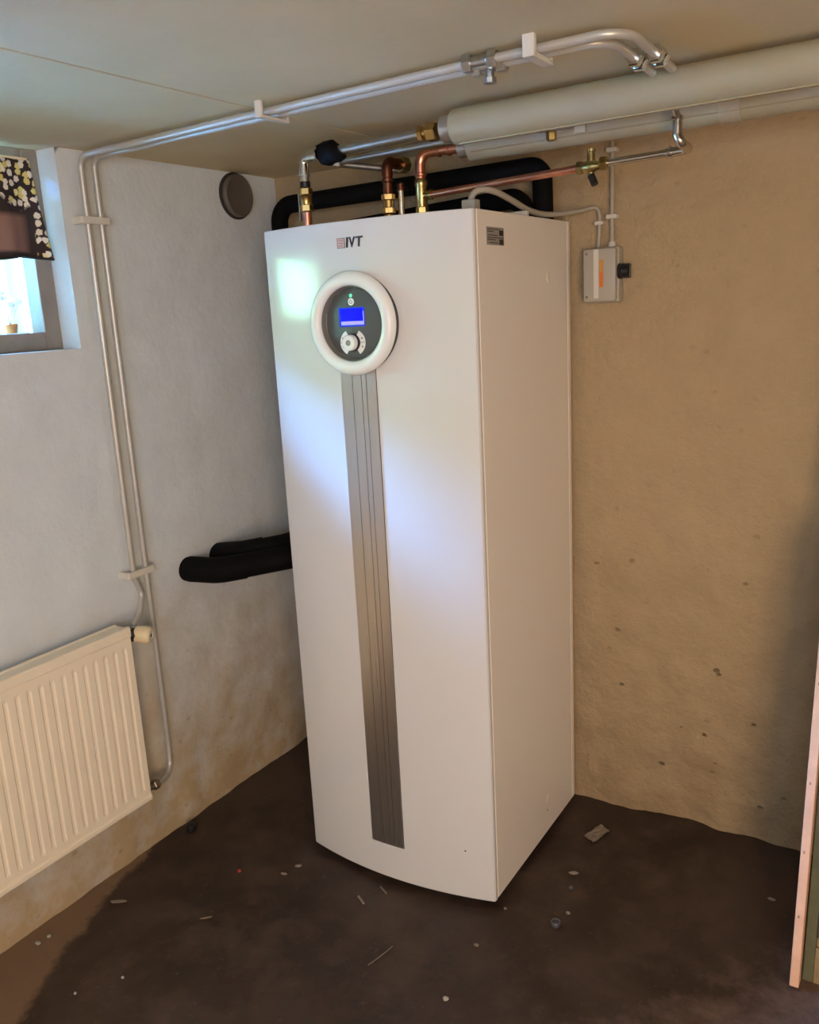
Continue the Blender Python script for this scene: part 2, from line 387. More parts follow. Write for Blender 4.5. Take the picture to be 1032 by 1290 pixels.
grid_wall(bm, (0, WY1, 0), (0, -WY1, 0), (0, 0, HC), 44, 100, (1, 0, 0), 0.007, 3)
grid_wall(bm, (0, WY0, 0), (0, WY1 - WY0, 0), (0, 0, WZ0), 59, 75, (1, 0, 0), 0.007, 3)
grid_wall(bm, (0, RY, 0), (0, WY0 - RY, 0), (0, 0, HC), 60, 60, (1, 0, 0), 0.007, 3)
# reveals of the window niche, back of the wall
rv = 0.012
def quad(bm, *ps): bm.faces.new([bm.verts.new(p) for p in ps])
for (a, b, c, d) in (((0, WY1, WZ0), (0, WY1, HC), (WD, WY1, HC), (WD, WY1, WZ0)), ((0, WY0, WZ0), (0, WY1, WZ0), (WD, WY1, WZ0), (WD, WY0, WZ0)),
                     ((0, WY0, WZ0), (0, WY0, HC), (WD, WY0, HC), (WD, WY0, WZ0))): quad(bm, a, b, c, d)
bmesh.ops.remove_doubles(bm, verts=bm.verts, dist=0.0005)
wl = obj('wall_left', bm, 'wall_left', kind='structure', smooth=True)
bm = bmesh.new()
for a in ((WD, -0.02, RY, WY0 - .006, 0, HC), (WD, -0.02, WY1 + .006, 0.2, 0, HC), (WD, -0.02, WY0, WY1, 0, WZ0 - 0.006)): box(bm, *a)
obj('masonry_core', bm, 'wall_other', wl)
bm = bmesh.new(); grid_wall(bm, (0, 0, 0), (RX, 0, 0), (0, 0, HC), 240, 140, (0, -1, 0), 0.015, 11)
box(bm, 0, RX, 0.02, 0.2, 0, HC)
obj('wall_back', bm, 'wall_back', kind='structure', smooth=True)
bm = bmesh.new(); grid_wall(bm, (RX, RY, 0), (0, -RY, 0), (0, 0, HC), 40, 30, (-1, 0, 0), 0.006, 5); box(bm, RX + .02, RX + .2, RY, 0, 0, HC)
obj('wall_right', bm, 'wall_other', kind='structure', smooth=True)
bm = bmesh.new(); grid_wall(bm, (0, RY, 0), (RX, 0, 0), (0, 0, HC), 40, 30, (0, 1, 0), 0.006, 6); box(bm, -.3, RX + .2, RY - .2, RY - .02, 0, HC)
obj('wall_front', bm, 'wall_other', kind='structure', smooth=True)
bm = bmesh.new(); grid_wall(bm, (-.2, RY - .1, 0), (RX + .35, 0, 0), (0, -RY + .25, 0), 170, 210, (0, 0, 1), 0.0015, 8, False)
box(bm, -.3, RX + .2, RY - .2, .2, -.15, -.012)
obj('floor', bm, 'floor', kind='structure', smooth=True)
ce = obj('ceiling', bx(-.212, RX + .2, RY - .2, .2, HC + .014, HC + .15), 'dark_gap', kind='structure')
xs = [-.21, 0.634, 1.834, 3.034, RX + .2]
for a, b in zip(xs, xs[1:]):
    obj('ceiling_board', bx(a + .0032, b - .0032, RY - .2, .2, HC, HC + .015, bev=.0012, seg=1), 'ceiling', ce)

# window in its niche
wn = thing('window_1', (-0.07, (WY0 + WY1) / 2, WZ0), kind='structure')
fx0, fx1 = -.125, -.07
obj('frame_stile', bx(fx0, fx1, WY1 - .050, WY1, WZ0, HC, bev=.003), 'wood_frame', wn)
obj('frame_stile', bx(fx0, fx1, WY0, WY0 + .05, WZ0, HC, bev=.003), 'wood_frame', wn)
obj('frame_rail', bx(fx0, fx1, WY0 + .05, WY1 - .05, WZ0, WZ0 + .048, bev=.003), 'wood_frame', wn)
obj('frame_rail', bx(fx0, fx1, WY0 + .05, WY1 - .05, HC - .045, HC, bev=.003), 'wood_frame', wn)
sx0, sx1 = -.205, -.165
ym = (WY0 + WY1) / 2
for a, b in ((WY0 + .05, ym - .002), (ym + .002, WY1 - .028)):
    obj('sash_stile', bx(sx0, sx1, b - .045, b, WZ0 + .02, HC - .03, bev=.004), 'sash', wn)
    obj('sash_stile', bx(sx0, sx1, a, a + .045, WZ0 + .02, HC - .03, bev=.004), 'sash', wn)
    obj('sash_rail', bx(sx0, sx1, a + .045, b - .045, WZ0 + .02, WZ0 + .052, bev=.004), 'sash', wn)
    obj('sash_rail', bx(sx0, sx1, a + .045, b - .045, HC - .075, HC - .03, bev=.004), 'sash', wn)
    obj('pane', bx(-.188, -.184, a + .04, b - .04, WZ0 + .05, HC - .07), 'glass', wn)
obj('window_ledge', bx(-.165, -.125, WY0, WY1, WZ0, WZ0 + .03), 'sash', wn)
# garden outside: pale ground at half window height, hedge further off
obj('garden_ground', bx(-9, -.22, -6, 3, 1.30, 1.44), 'outside_ground', kind='structure')
random.seed(3)
hb = bmesh.new()
for k in range(90):
    r = bmesh.ops.create_icosphere(hb, subdivisions=2, radius=random.uniform(.3, .55),
        matrix=Matrix.Translation((-4.2 + random.uniform(-.3, .3), -5.5 + k * .09, 1.5 + random.uniform(0, 1.75))))
    for v in r['verts']: v.co += noise.noise_vector(v.co * 4) * .12
obj('garden_hedge', hb, 'hedge', label='leafy green hedge outside the basement window', cat='hedge')

# ornament on the window ledge
orn = thing('window_ornament', (-.145, -.965, WZ0 + .03), 'small white flowers in an orange pot on the window ledge', 'ornament')
obj('pot', lt((-.145, -.965, WZ0 + .0305), (0, 0, 1), [(0, .011), (.030, .016), (.038, .018), (.042, .017)], 14), 'terracotta', orn, smooth=True)
bm = bmesh.new()
for k in range(6):
    a = k * 1.1; sweep(bm, [(-.145, -.965, WZ0 + .07), (-.145 + .01 * math.cos(a), -.965 + .014 * math.sin(a), WZ0 + .10), (-.145 + .012 * math.cos(a), -.965 + .030 * math.sin(a), WZ0 + .12 + .006 * k)], .0013, 5)
obj('stems', bm, 'leaf', orn)
for k in range(6):
    a = k * 1.1
    obj('blossom', lt((-.145 + .012 * math.cos(a), -.965 + .030 * math.sin(a), WZ0 + .117 + .006 * k), (0.5, -.3, 1), [(0, .002), (.004, .009), (.008, .011), (.010, .006)], 7), 'petal', orn)

# curtain valance on its rod
cv = thing('curtain_valance', (-.035, -1.4, 1.745), 'black flowered curtain valance with yellow and white blossoms at the window', 'curtain')
bm = bmesh.new(); V = []
y0, y1 = -2.0, -.915
for j in range(15):
    f = j / 14; row = []
    for i in range(161):
        s = i / 160; y = y0 + (y1 + .026 * f ** 1.2 - y0) * s
        wav = math.sin(y * 62 + 1.2 * math.sin(y * 17)) * (.004 + .009 * f)
        row.append(bm.verts.new((-.040 + wav, y, 1.983 - .237 * f + .004 * math.sin(y * 31) * f)))
    V.append(row)
for a, b in zip(V, V[1:]):
    for i in range(160): bm.faces.new((a[i], a[i + 1], b[i + 1], b[i]))
o = obj('cloth', bm, 'curtain', cv, smooth=True, angle=3)
sm = o.modifiers.new('thickness', 'SOLIDIFY'); sm.thickness = .0015
obj('rod', tube([(-.043, -2.02, 1.986), (-.043, -.922, 1.986)], .0032), 'sash', cv, smooth=True)
obj('hem', tube([(-.040 + math.sin(y * 62 + 1.2 * math.sin(y * 17)) * .013, y, 1.745 + .004 * math.sin(y * 31)) for y in [y0 + k * (y1 + .026 - y0) / 120 for k in range(121)]], .0035, 0, 6), 'black', cv, smooth=True)

# round vent cover
vt = thing('vent_cover', (0, -.204, 1.945), 'round dark brown vent cover high on the left wall', 'vent')
obj('disc', lt((-.004, -.204, 1.945), (1, 0, 0), [(0, .064), (.020, .066), (.024, .064), (.026, .060), (.024, .056), (.023, .002)], 40), 'vent', vt, smooth=True)
obj('rim', lt((-.006, -.204, 1.945), (1, 0, 0), [(0, .071), (.012, .071), (.014, .067), (.012, .060), (0, .060)], 40), 'dark_gap', vt, smooth=True)

# ------------------------------------------------------------------ heat pump
xl, xr, yf, yb, zb, zt = .461, 1.061, -.630, -.047, .023, 1.780
xc = (xl + xr) / 2; BU = .040
def front(x): return yf - BU * (1 - ((x - xc) / .3) ** 2)
hp = thing('heat_pump', (xc, (yf + yb) / 2, 0), 'tall white heat pump cabinet with curved front in the corner', 'heat pump')
# curved front panel, edge returns rounded
n = 40; pts = []
for k in range(n + 1):
    x = xl + .6 * k / n
    y = front(x)
    if k == 0 or k == n: y += .004
    pts.append((x, y))
pts += [(xr, yf + .016), (xl, yf + .016)]
pts.insert(1, (xl + .003, front(xl + .003) + .0004)); pts.insert(-3, (xr - .003, front(xr - .003) + .0004))
fp = obj('front_panel', prism(bmesh.new(), pts, zb, zt), 'pump_white', hp, smooth=True, angle=math.radians(24))
bv = fp.modifiers.new('edge', 'BEVEL'); bv.width = .002; bv.segments = 2; bv.limit_method = 'ANGLE'; bv.angle_limit = math.radians(50)
obj('side_panel', bx(xr - .018, xr, yf + .0185, -.0675, zb + .002, zt, bev=.0015), 'pump_side', hp)
obj('side_panel', bx(xl, xl + .018, yf + .0185, -.0675, zb + .002, zt, bev=.0015), 'pump_side', hp)
obj('rear_panel', bx(xl, xr, -.0660, yb, zb + .002, zt, bev=.0015), 'pump_side', hp)
obj('top_panel', bx(xl + .0185, xr - .0185, yf + .0165, -.0665, zt - .018, zt - .001), 'pump_side', hp)
obj('inner_frame', bx(xl + .019, xr - .019, yf + .017, -.067, zb + .012, zt - .02), 'dark_gap', hp)
obj('base_tray', bx(xl + .012, xr - .012, yf + .02, -.06, zb - .006, zb + .011), 'black', hp)
for x, y in ((xl + .06, yf + .05), (xr - .05, yf + .05), (xl + .06, -.1), (xr - .05, -.1)):
    obj('levelling_foot', lt((x, y, 0.001), (0, 0, 1), [(0, .022), (.006, .022), (.009, .010), (.0175, .010)], 16), 'black', hp, smooth=True)
# silver strip with grooves
sxa, sxb, szb, szt = .703, .806, .130, 1.437
def strip(x0, x1, z0, z1, d0, d1, nn=10):
    p = [(x0 + (x1 - x0) * k / nn, front(x0 + (x1 - x0) * k / nn) - d1) for k in range(nn + 1)]
    p += [(x1 - (x1 - x0) * k / nn, front(x1 - (x1 - x0) * k / nn) + d0) for k in range(nn + 1)]
    return prism(bmesh.new(), p, z0, z1)
gx = [sxa] + [sxa + f * (sxb - sxa) for f in (.34, .60, .735)] + [sxb]
st = thing('trim_strip', (0, 0, 0))
st.parent = hp; st.location = -ORG[hp]
for a, b in zip(gx, gx[1:]):
    obj('silver_slat', strip(a + (.0007 if a != sxa else 0), b - (.0007 if b != sxb else 0), szb, szt, .001, .0030), 'silver', st, smooth=True, angle=math.radians(24))
obj('strip_backing', strip(sxa - .0007, sxb + .0007, szb - .0007, szt, .001, .0012), 'dark_gap', st)
# display unit
cx, cz = .757, 1.543; fy = front(cx)
AX = (0, -1, 0)
dr = obj('display_ring', lt((cx, fy - .005, cz), AX, [(.004, .1195), (.006, .1220), (.011, .1225), (.016, .1205), (.022, .1155), (.0255, .107), (.0255, .100), (.022, .092), (.016, .0885), (-.004, .0885), (-.004, .110)], 72, closed=True), 'ring', hp, smooth=True)
obj('ring_gap_shade', lt((cx, fy, cz), AX, [(-.010, .1185), (.0095, .1190), (.0095, .1105), (-.010, .1105)], 72, closed=True), 'black', dr, smooth=True)  # dark ring put in for the shadow gap behind the display ring
obj('bezel', lt((cx, fy, cz), AX, [(-.004, .0883), (.0185, .0883), (.005, .0835), (-.004, .0835)], 72, closed=True), 'gunmetal', dr, smooth=True)
dp = obj('control_panel', lt((cx, fy, cz), AX, [(-.004, .0815), (.006, .0815), (.0068, .080)], 72), 'panel_grey', hp, smooth=True)
obj('panel_rim', lt((cx, fy, cz), AX, [(-.004, .0832), (.0062, .0832), (.0072, .0824), (.0062, .0816), (-.004, .0816)], 72, closed=True), 'chrome', dp, smooth=True)
py = fy - .0068
scx, scz = .7515, 1.5585
obj('screen', bx(scx - .0375, scx + .0375, py - .0012, py + .002, scz - .0225, scz + .0225, bev=.0005, seg=1), 'screen_edge', dp)
obj('screen_field', bx(scx - .031, scx + .033, py - .0016, py + .001, scz - .009, scz + .0195), 'screen', dp)
obj('screen_text_bar', bx(scx - .031, scx + .034, py - .0017, py + .001, scz - .0185, scz - .0100), 'screen_text', dp)
obj('screen_text_bar', bx(scx + .0335, scx + .0352, py - .0017, py + .001, scz - .0185, scz + .013), 'screen_text', dp)
obj('indicator_light', lt((.752, py + .001, 1.6085), AX, [(0, .0042), (.0018, .0042), (.0026, .0025)], 14), 'led', dp, smooth=True)
pb = obj('power_button', lt((.752, py + .001, 1.594), AX, [(0, .0088), (.002, .0088), (.003, .0078), (.003, .001)], 24), 'ring', dp, smooth=True)
bm = bmesh.new()
sweep(bm, [(.752 + .0040 * math.sin(a), py - .0021, 1.594 + .0040 * math.cos(a)) for a in [math.radians(40 + k * 20) for k in range(15)]], .0007, 6)
sweep(bm, [(.752, py - .0021, 1.5955), (.752, py - .0021, 1.5995)], .0007, 6)
obj('power_symbol', bm, 'ink', pb)
kx, kz = .7505, 1.4985
for s in (-1, 1):
    bm = bmesh.new(); A = [math.radians(90 * (1 - s) + d) for d in range(-58, 59, 4)]
    vo = []
    for dpt in (.001, -.0012):
        vo.append([[bm.verts.new((kx + r * math.cos(a) * 1.12, py + dpt, kz + r * math.sin(a))) for a in A] for r in (.0195, .0325)])
    f, g = vo[1], vo[0]
    for k in range(len(A) - 1):
        bm.faces.new((f[0][k], f[1][k], f[1][k + 1], f[0][k + 1])); bm.faces.new((g[0][k], g[0][k + 1], g[1][k + 1], g[1][k]))
        bm.faces.new((f[1][k], g[1][k], g[1][k + 1], f[1][k + 1])); bm.faces.new((f[0][k], f[0][k + 1], g[0][k + 1], g[0][k]))
    for k in (0, -1): bm.faces.new((f[0][k], g[0][k], g[1][k], f[1][k]))
    arc = obj('key_arc', bm, 'ring', dp)
    bm = bmesh.new(); box(bm, min(kx + s * .022, kx + s * .036), max(kx + s * .022, kx + s * .036), py - .0016, py - .001, kz - .0006, kz + .0006)
    for zz in (-.010, .010): box(bm, kx + s * .0275 - .0022, kx + s * .0275 + .0022, py - .0016, py - .001, kz + zz - .002, kz + zz + .002)
    obj('key_marking', bm, 'gunmetal', arc)
kb = obj('control_knob', lt((kx, py + .001, kz), AX, [(0, .0195), (.002, .020), (.0205, .0185), (.0225, .0165), (.0230, .010), (.0215, .006), (.0212, .001)], 32), 'ring', dp, smooth=True)
obj('knob_collar', lt((kx, py + .001, kz), AX, [(0, .0215), (.008, .0212), (.010, .0198), (0, .0196)], 32), 'black', kb, smooth=True)
obj('knob_dimple', lt((kx, py - .0208, kz), AX, [(0, .0065), (.0012, .0065), (.0016, .0055), (.0004, .002)], 20), 'gunmetal', kb, smooth=True)
# logo lettering
lg = thing('logo', (0, 0, 0)); lg.parent = hp; lg.location = -ORG[hp]
def letter(ch, x, z, h, mat, wscale=1.0):
    cu = bpy.data.curves.new('letter', 'FONT'); cu.body = ch; cu.size = h / .70; cu.extrude = .0012; cu.offset = h * .035; cu.shear = .10
    to = bpy.data.objects.new('tmp', cu); C.objects.link(to); bpy.context.view_layer.update()
    me = bpy.data.meshes.new_from_object(to.evaluated_get(bpy.context.evaluated_depsgraph_get()))
    bpy.data.objects.remove(to)
    bm = bmesh.new(); bm.from_mesh(me); bpy.data.meshes.remove(me)
    bmesh.ops.transform(bm, matrix=Matrix.Translation((x, front(x + .008) - .0005, z)) @ Matrix.Rotation(PI / 2, 4, 'X') @ Matrix.Diagonal((wscale, 1, 1, 1)), verts=bm.verts)
    return obj('letter', bm, mat, lg)
lz = 1.7195
letter('I', .7415, lz, .0225, 'ink', 1.15); letter('V', .7525, lz, .0225, 'ink', .80); letter('T', .7705, lz, .0225, 'ink', 1.0)
ex0, ex1, ez0, ez1 = .7185, .7405, 1.7180, 1.7415
def fq(z0, z1, x0, x1, d): return bx(x0, x1, front((x0 + x1) / 2) - d, front((x0 + x1) / 2) + .002, z0, z1)
obj('emblem_backing', fq(ez0, ez1, ex0, ex1, .0012), 'logo_red', lg)
bm = bmesh.new()
for (a, b, c, d) in ((ez1 - .0018, ez1, ex0, ex1), (ez0, ez0 + .0018, ex0, ex1), (ez0, ez1, ex0, ex0 + .0016), (ez0, ez1, ex1 - .0016, ex1)):
    box(bm, c, d, front(.73) - .0019, front(.73) + .002, a, b)
obj('emblem_border', bm, 'gunmetal', lg)
for k in range(3): obj('emblem_bar', fq(ez0 + .005 + k * .0058, ez0 + .0068 + k * .0058, ex0 + .005, ex1 - .005, .0019), 'gunmetal', lg)
# rating label on the right side
lb = obj('rating_label', bx(xr - .001, xr + .0006, -.566, -.474, 1.704, 1.744), 'label_grey', hp)
bm = bmesh.new()
for z, a, b in ((1.739, -.562, -.50), (1.734, -.562, -.53), (1.726, -.556, -.51), (1.7205, -.562, -.478), (1.716, -.562, -.52), (1.709, -.552, -.505)):
    box(bm, xr, xr + .0009, a, b, z - .0009, z + .0009)
obj('label_print', bm, 'ink', lb)
for z in (1.732, 1.7115): obj('label_block', bx(xr, xr + .0009, -.500, -.478, z - .006, z + .006), 'ink', lb)
obj('cap_plug', lt((xr - .001, -.205, 1.632), (1, 0, 0), [(0, .0135), (.0016, .0135), (.0022, .012)], 24), 'pump_side', hp, smooth=True)
obj('cap_plug', lt((xr - .001, -.262, .128), (1, 0, 0), [(0, .014), (.0016, .014), (.0022, .012)], 24), 'pump_side', hp, smooth=True)
obj('screw', lt((xr - .001, -.27, .095), (1, 0, 0), [(0, .003), (.001, .003), (.0013, .002)], 8), 'ink', hp)
obj('screw', lt((.985, front(.985) + .001, .165), AX, [(0, .0025), (.0014, .0025), (.0017, .002)], 8), 'ink', hp)

# ------------------------------------------------------------------ connections on top of the heat pump
Y1 = -.55
# left flow connection: brass valve, chrome elbow, foam sleeve, steel tube into the upper jacket
t = thing('flow_pipe', (.545, Y1, zt), 'steel flow pipe with brass valve rising from the left of the cabinet top', 'pipe')
o_ = (.545, Y1)
obj('tail', lt((.545, Y1, zt - .001), (0, 0, 1), [(0, .011), (.045, .011)], 16), 'copper', t, smooth=True)
bm = bmesh.new(); nut(bm, (.545, Y1, 1.834), (0, 0, 1), .0175, .018); lathe(bm, (.545, Y1, 1.843), (0, 0, 1), [(0, .0135), (.014, .0155), (.020, .0135)], 20)
nut(bm, (.545, Y1, 1.874), (0, 0, 1), .0178, .018)
obj('valve', bm, 'brass', t, smooth=True)
obj('valve_lever', bx(.545 - .0235, .545 - .020, Y1 - .004, Y1 + .004, 1.806, 1.872, bev=.001), 'steel', t)
obj('black_band', lt((.545, Y1, 1.884), (0, 0, 1), [(0, .0135), (.014, .0135)], 18), 'black', t, smooth=True)
obj('chrome_sleeve', lt((.545, Y1, 1.898), (0, 0, 1), [(0, .0115), (.012, .0115), (.013, .0145), (.018, .0145), (.019, .0125), (.030, .0125)], 18), 'chrome', t, smooth=True)
obj('elbow', tube([(.545, Y1, 1.924), (.545, Y1, 1.955), (.590, Y1, 1.957)], .0125, .022), 'chrome', t, smooth=True)
obj('elbow_collar', lt((.582, Y1, 1.957), (1, 0, 0), [(0, .0145), (.008, .0145), (.010, .0125)], 18), 'chrome', t, smooth=True)
bm = bmesh.new(); sweep(bm, [(.598 + .062 * k / 8, Y1 + .004 * math.sin(k), 1.957 + .003 * math.sin(k * 1.7)) for k in range(9)], .02, 18, rad=lambda f: .0215 + .007 * math.sin(f * 2.6 + .4) ** 2)
obj('foam_sleeve', bm, 'black_foam', t, smooth=True)
obj('tube', tube([(.60, Y1, 1.957), (.895, Y1, 1.966)], .0118), 'steel', t, smooth=True)
bm = bmesh.new(); nut(bm, (.893, Y1, 1.966), (1, 0, 0), .0165, .014); lathe(bm, (.900, Y1, 1.966), (1, 0, 0), [(0, .012), (.012, .013), (.014, .015)], 18); nut(bm, (.922, Y1, 1.966), (1, 0, 0), .0225, .026)
obj('union', bm, 'brass', t, smooth=True)
# second steel tube behind it
Y2 = -.455
t = thing('return_pipe', (.60, Y2, 1.957), 'thinner steel pipe running just behind and below the flow pipe', 'pipe')
obj('tube', tube([(.585, Y2, 1.952), (1.0, Y2, 1.960), (3.39, Y2 - .06, 1.972)], .0105), 'steel', t, smooth=True)
bm = bmesh.new(); nut(bm, (.590, Y2, 1.952), (1, 0, 0), .015, .014); lathe(bm, (.572, Y2, 1.952), (1, 0, 0), [(0, .010), (.004, .0125), (.012, .0125)], 18)
obj('end_fitting', bm, 'chrome', t, smooth=True)
t = thing('drain_pipe', (.575, Y2, 1.945), 'dull grey thin pipe slanting back behind the copper riser', 'pipe')
obj('tube', tube([(.575, Y2 + .004, 1.949), (.600, Y2 + .022, 1.944), (.714, -.345, 1.925)], .0085, .02), 'dull_steel', t, smooth=True)
# copper riser 1
t = thing('copper_riser', (.712, -.42, zt), 'dark copper riser with brass nuts on the middle of the cabinet top', 'pipe')
X, Y = .712, -.42
bm = bmesh.new(); lathe(bm, (X, Y, zt - .001), (0, 0, 1), [(0, .013), (.03, .013)], 16); nut(bm, (X, Y, 1.820), (0, 0, 1), .018, .016)
lathe(bm, (X, Y, 1.828), (0, 0, 1), [(0, .014), (.018, .014)], 18); nut(bm, (X, Y, 1.853), (0, 0, 1), .0185, .016)
obj('brass_fitting', bm, 'brass', t, smooth=True)
obj('riser', lt((X, Y, 1.860), (0, 0, 1), [(0, .0125), (.028, .0125), (.030, .0155), (.038, .0155), (.040, .013), (.052, .013)], 18), 'copper_dark', t, smooth=True)
obj('elbow', tube([(X, Y, 1.905), (X, Y, 1.938), (X + .004, Y + .062, 1.938)], .0145, .026), 'copper_dark', t, smooth=True)
obj('end_plug', lt((X + .004, Y + .055, 1.938), (.1, 1, 0), [(0, .021), (.026, .021), (.030, .014)], 8), 'brass_yellow', t)
t = thing('sensor_tube', (.738, -.40, zt), 'thin upright chrome tube beside the dark copper riser', 'pipe')
obj('tube', lt((.738, -.40, zt - .001), (0, 0, 1), [(0, .0085), (.105, .0085), (.108, .006)], 14), 'stainless', t, smooth=True)
bm = bmesh.new(); lathe(bm, (.738, -.40, 1.868), (0, 0, 1), [(0, .0098), (.016, .0098)], 14)
obj('red_mark', bm, 'copper_dark', t, smooth=True)
# copper riser 2, bends into the lower jacket, with side branch to the filling valve
t = thing('copper_bend', (.785, -.375, zt), 'bright copper elbow pipe with brass tee leading into the lower cream pipe', 'pipe')
X, Y = .785, -.375
bm = bmesh.new(); lathe(bm, (X, Y, zt - .001), (0, 0, 1), [(0, .012), (.025, .012)], 16); nut(bm, (X, Y, 1.815), (0, 0, 1), .0165, .02)
lathe(bm, (X, Y, 1.824), (0, 0, 1), [(0, .0145), (.050, .0145), (.054, .0165), (.066, .0165), (.070, .0135)], 18)
lathe(bm, (X, Y, 1.852), (1, 0, 0), [(0, .011), (.022, .011), (.024, .0125), (.032, .0125)], 16)
obj('brass_tee', bm, 'brass_yellow', t, smooth=True)
obj('elbow', tube([(X, Y, 1.89), (X, Y, 1.955), (X + .055, -.367, 1.957), (.905, -.362, 1.957)], .0135, [.034, .02]), 'copper', t, smooth=True)
for c, ax in (((X, Y, 1.898), (0, 0, 1)), ((X + .047, -.368, 1.957), (1, 0, 0)), ((X + .075, -.365, 1.957), (1, 0, 0))):
    obj('solder_ring', lt(c, ax, [(0, .0142), (.002, .0165), (.008, .0165), (.010, .0142)], 18), 'copper', t, smooth=True)
YF = -.375
t = thing('filling_pipe', (.81, YF, 1.855), 'straight copper and chrome filling pipe with brass valve below the cream pipes', 'pipe')
obj('copper_tube', tube([(.812, YF, 1.852), (1.205, YF, 1.868)], .0088), 'copper', t, smooth=True)
bm = bmesh.new(); nut(bm, (1.214, YF, 1.8685), (1, 0, 0), .0155, .014); lathe(bm, (1.221, YF, 1.8685), (1, 0, 0), [(0, .011), (.012, .0145), (.026, .0145), (.036, .010), (.046, .0105)], 18); nut(bm, (1.272, YF, 1.8715), (1, 0, 0), .0165, .018)
lathe(bm, (1.241, YF, 1.880), (0, 0, 1), [(0, .0095), (.020, .0085), (.021, .011), (.027, .011)], 14); lathe(bm, (1.241, YF, 1.860), (0, 0, -1), [(0, .008), (.012, .008)], 12)
bv_ = obj('valve', bm, 'brass_yellow', t, smooth=True)
obj('valve_handle', tube([(1.241, YF - .002, 1.850), (1.247, YF - .004, 1.838), (1.252, YF - .006, 1.828)], .0085, .01), 'black', bv_, smooth=True)
YV = -.47
obj('chrome_tube', tube([(1.279, YF, 1.872), (1.425, YF - .005, 1.8755)], .0085), 'stainless', t, smooth=True)
obj('chrome_elbow', tube([(1.415, YF - .005, 1.875), (1.466, YF - .01, 1.876), (1.470, YV, 1.878), (1.462, YV, 1.895), (1.462, YV, 1.926)], .0102, [.018, .016, .012]), 'stainless', t, smooth=True)
for c, ax in (((1.420, YF - .005, 1.8753), (1, 0, 0)), ((1.462, YV, 1.924), (0, 0, 1))):
    obj('press_collar', lt(c, ax, [(0, .011), (.001, .0135), (.007, .0135), (.008, .011)], 18), 'chrome', t, smooth=True)
obj('branch', tube([(1.462, YV, 1.93), (1.462, YV - .03, 1.948)], .008), 'stainless', t, smooth=True)

# jacketed pipes under the ceiling
def jacket(name, a, b, r, label, cr, seams):
    a, b = Vector(a), Vector(b); d = (b - a).normalized(); L = (b - a).length
    t = thing(name, a, label, 'pipe')
    obj('jacket', lt(a, d, [(0, r * .96), (.004, r), (L, r)], 32), 'jacket', t, smooth=True)
    obj('end_collar', lt(a - d * .03, d, [(0, cr * .5), (.0005, cr), (.028, cr), (.034, cr * .9)], 28), 'collar', t, smooth=True)
    for s in seams: obj('jacket_tape', lt(a + d * s, d, [(0, r), (.0005, r + .0011), (.045, r + .0011), (.0455, r)], 32), 'jacket_tape', t, smooth=True)
    return t, d
t, d = jacket('insulated_pipe', (.985, -.553, 1.966), (3.41, -.60, 1.972), .0395, 'thick cream insulated pipe close under the ceiling, the upper front one', .030, (.95, 1.7))
bm = bmesh.new(); f0 = Vector((1.0, -.553, 1.966)); sweep(bm, [f0 + d * s + Vector((0, -.012, -.0385)) for s in (0, 2.3)], .0018, 6)
obj('lap_seam', bm, 'jacket', t)
t, d = jacket('insulated_pipe', (.925, -.362, 1.955), (3.41, -.375, 1.966), .0355, 'cream insulated pipe behind and lower than the thick one', .024, (.6, 1.5))
bm = bmesh.new(); f0 = Vector((.94, -.362, 1.955)); sweep(bm, [f0 + d * s + Vector((0, -.030, -.0185)) for s in (0, 2.3)], .0018, 6)
obj('lap_seam', bm, 'jacket', t)
# hanger between them
t = thing('pipe_hanger', (1.20, -.45, 1.93), 'small brass pipe hanger between the two cream pipes', 'hanger')
bm = bmesh.new(); nut(bm, (1.195, -.502, 1.925), (0, 0, 1), .012, .020); obj('nut', bm, 'brass_yellow', t)
obj('strap', bx(1.165, 1.255, -.506, -.498, 1.935, 1.939, bev=.001), 'screw', t)
obj('bracket', bx(1.25, 1.275, -.507, -.497, 1.922, 1.940, bev=.001), 'jacket_tape', t)

# ------------------------------------------------------------------ black insulated brine pipes
def foam2(label, pts, fil, r0, r1, split):
    t = thing('foam_insulated_pipe', pts[0], label, 'pipe')
    a = path(pts[:split + 1], fil[:split - 1], 10)
    obj('foam_tube', sweep(bmesh.new(), a, r0, 20), 'black_foam', t, smooth=True)
    b = path(pts[split:], fil[split:], 10)
    obj('foam_tube', sweep(bmesh.new(), b, r1, 20), 'black_foam', t, smooth=True)
    return t
t = foam2('black foam insulated pipe leaving the left wall, lower and nearer the radiator',
      [(-.005, -.583, .815), (.115, -.566, .818), (.255, -.375, .826), (.30, -.20, .83), (.30, -.125, .86), (.30, -.125, 1.812), (.955, -.125, 1.850), (.968, -.125, 1.775)],
      [.05, .10, .05, .0, .045, .045], .038, .027, 4)
obj('foam_elbow', sweep(bmesh.new(), path([(.01, -.581, .815), (.115, -.566, .818), (.165, -.50, .820)], .06), .040, 20), 'black_foam', t, smooth=True)
t = foam2('black foam insulated pipe leaving the left wall beyond the nearer one, looping over the cabinet',
      [(-.005, -.452, .826), (.11, -.440, .842), (.20, -.33, .850), (.205, -.14, .855), (.095, -.108, .90), (.095, -.108, 1.912), (1.008, -.108, 1.924), (1.010, -.108, 1.775)],
      [.05, .08, .05, .0, .055, .035], .034, .0275, 4)
obj('foam_elbow', sweep(bmesh.new(), path([(.01, -.450, .828), (.11, -.440, .842), (.15, -.39, .846)], .05), .037, 20), 'black_foam', t, smooth=True)

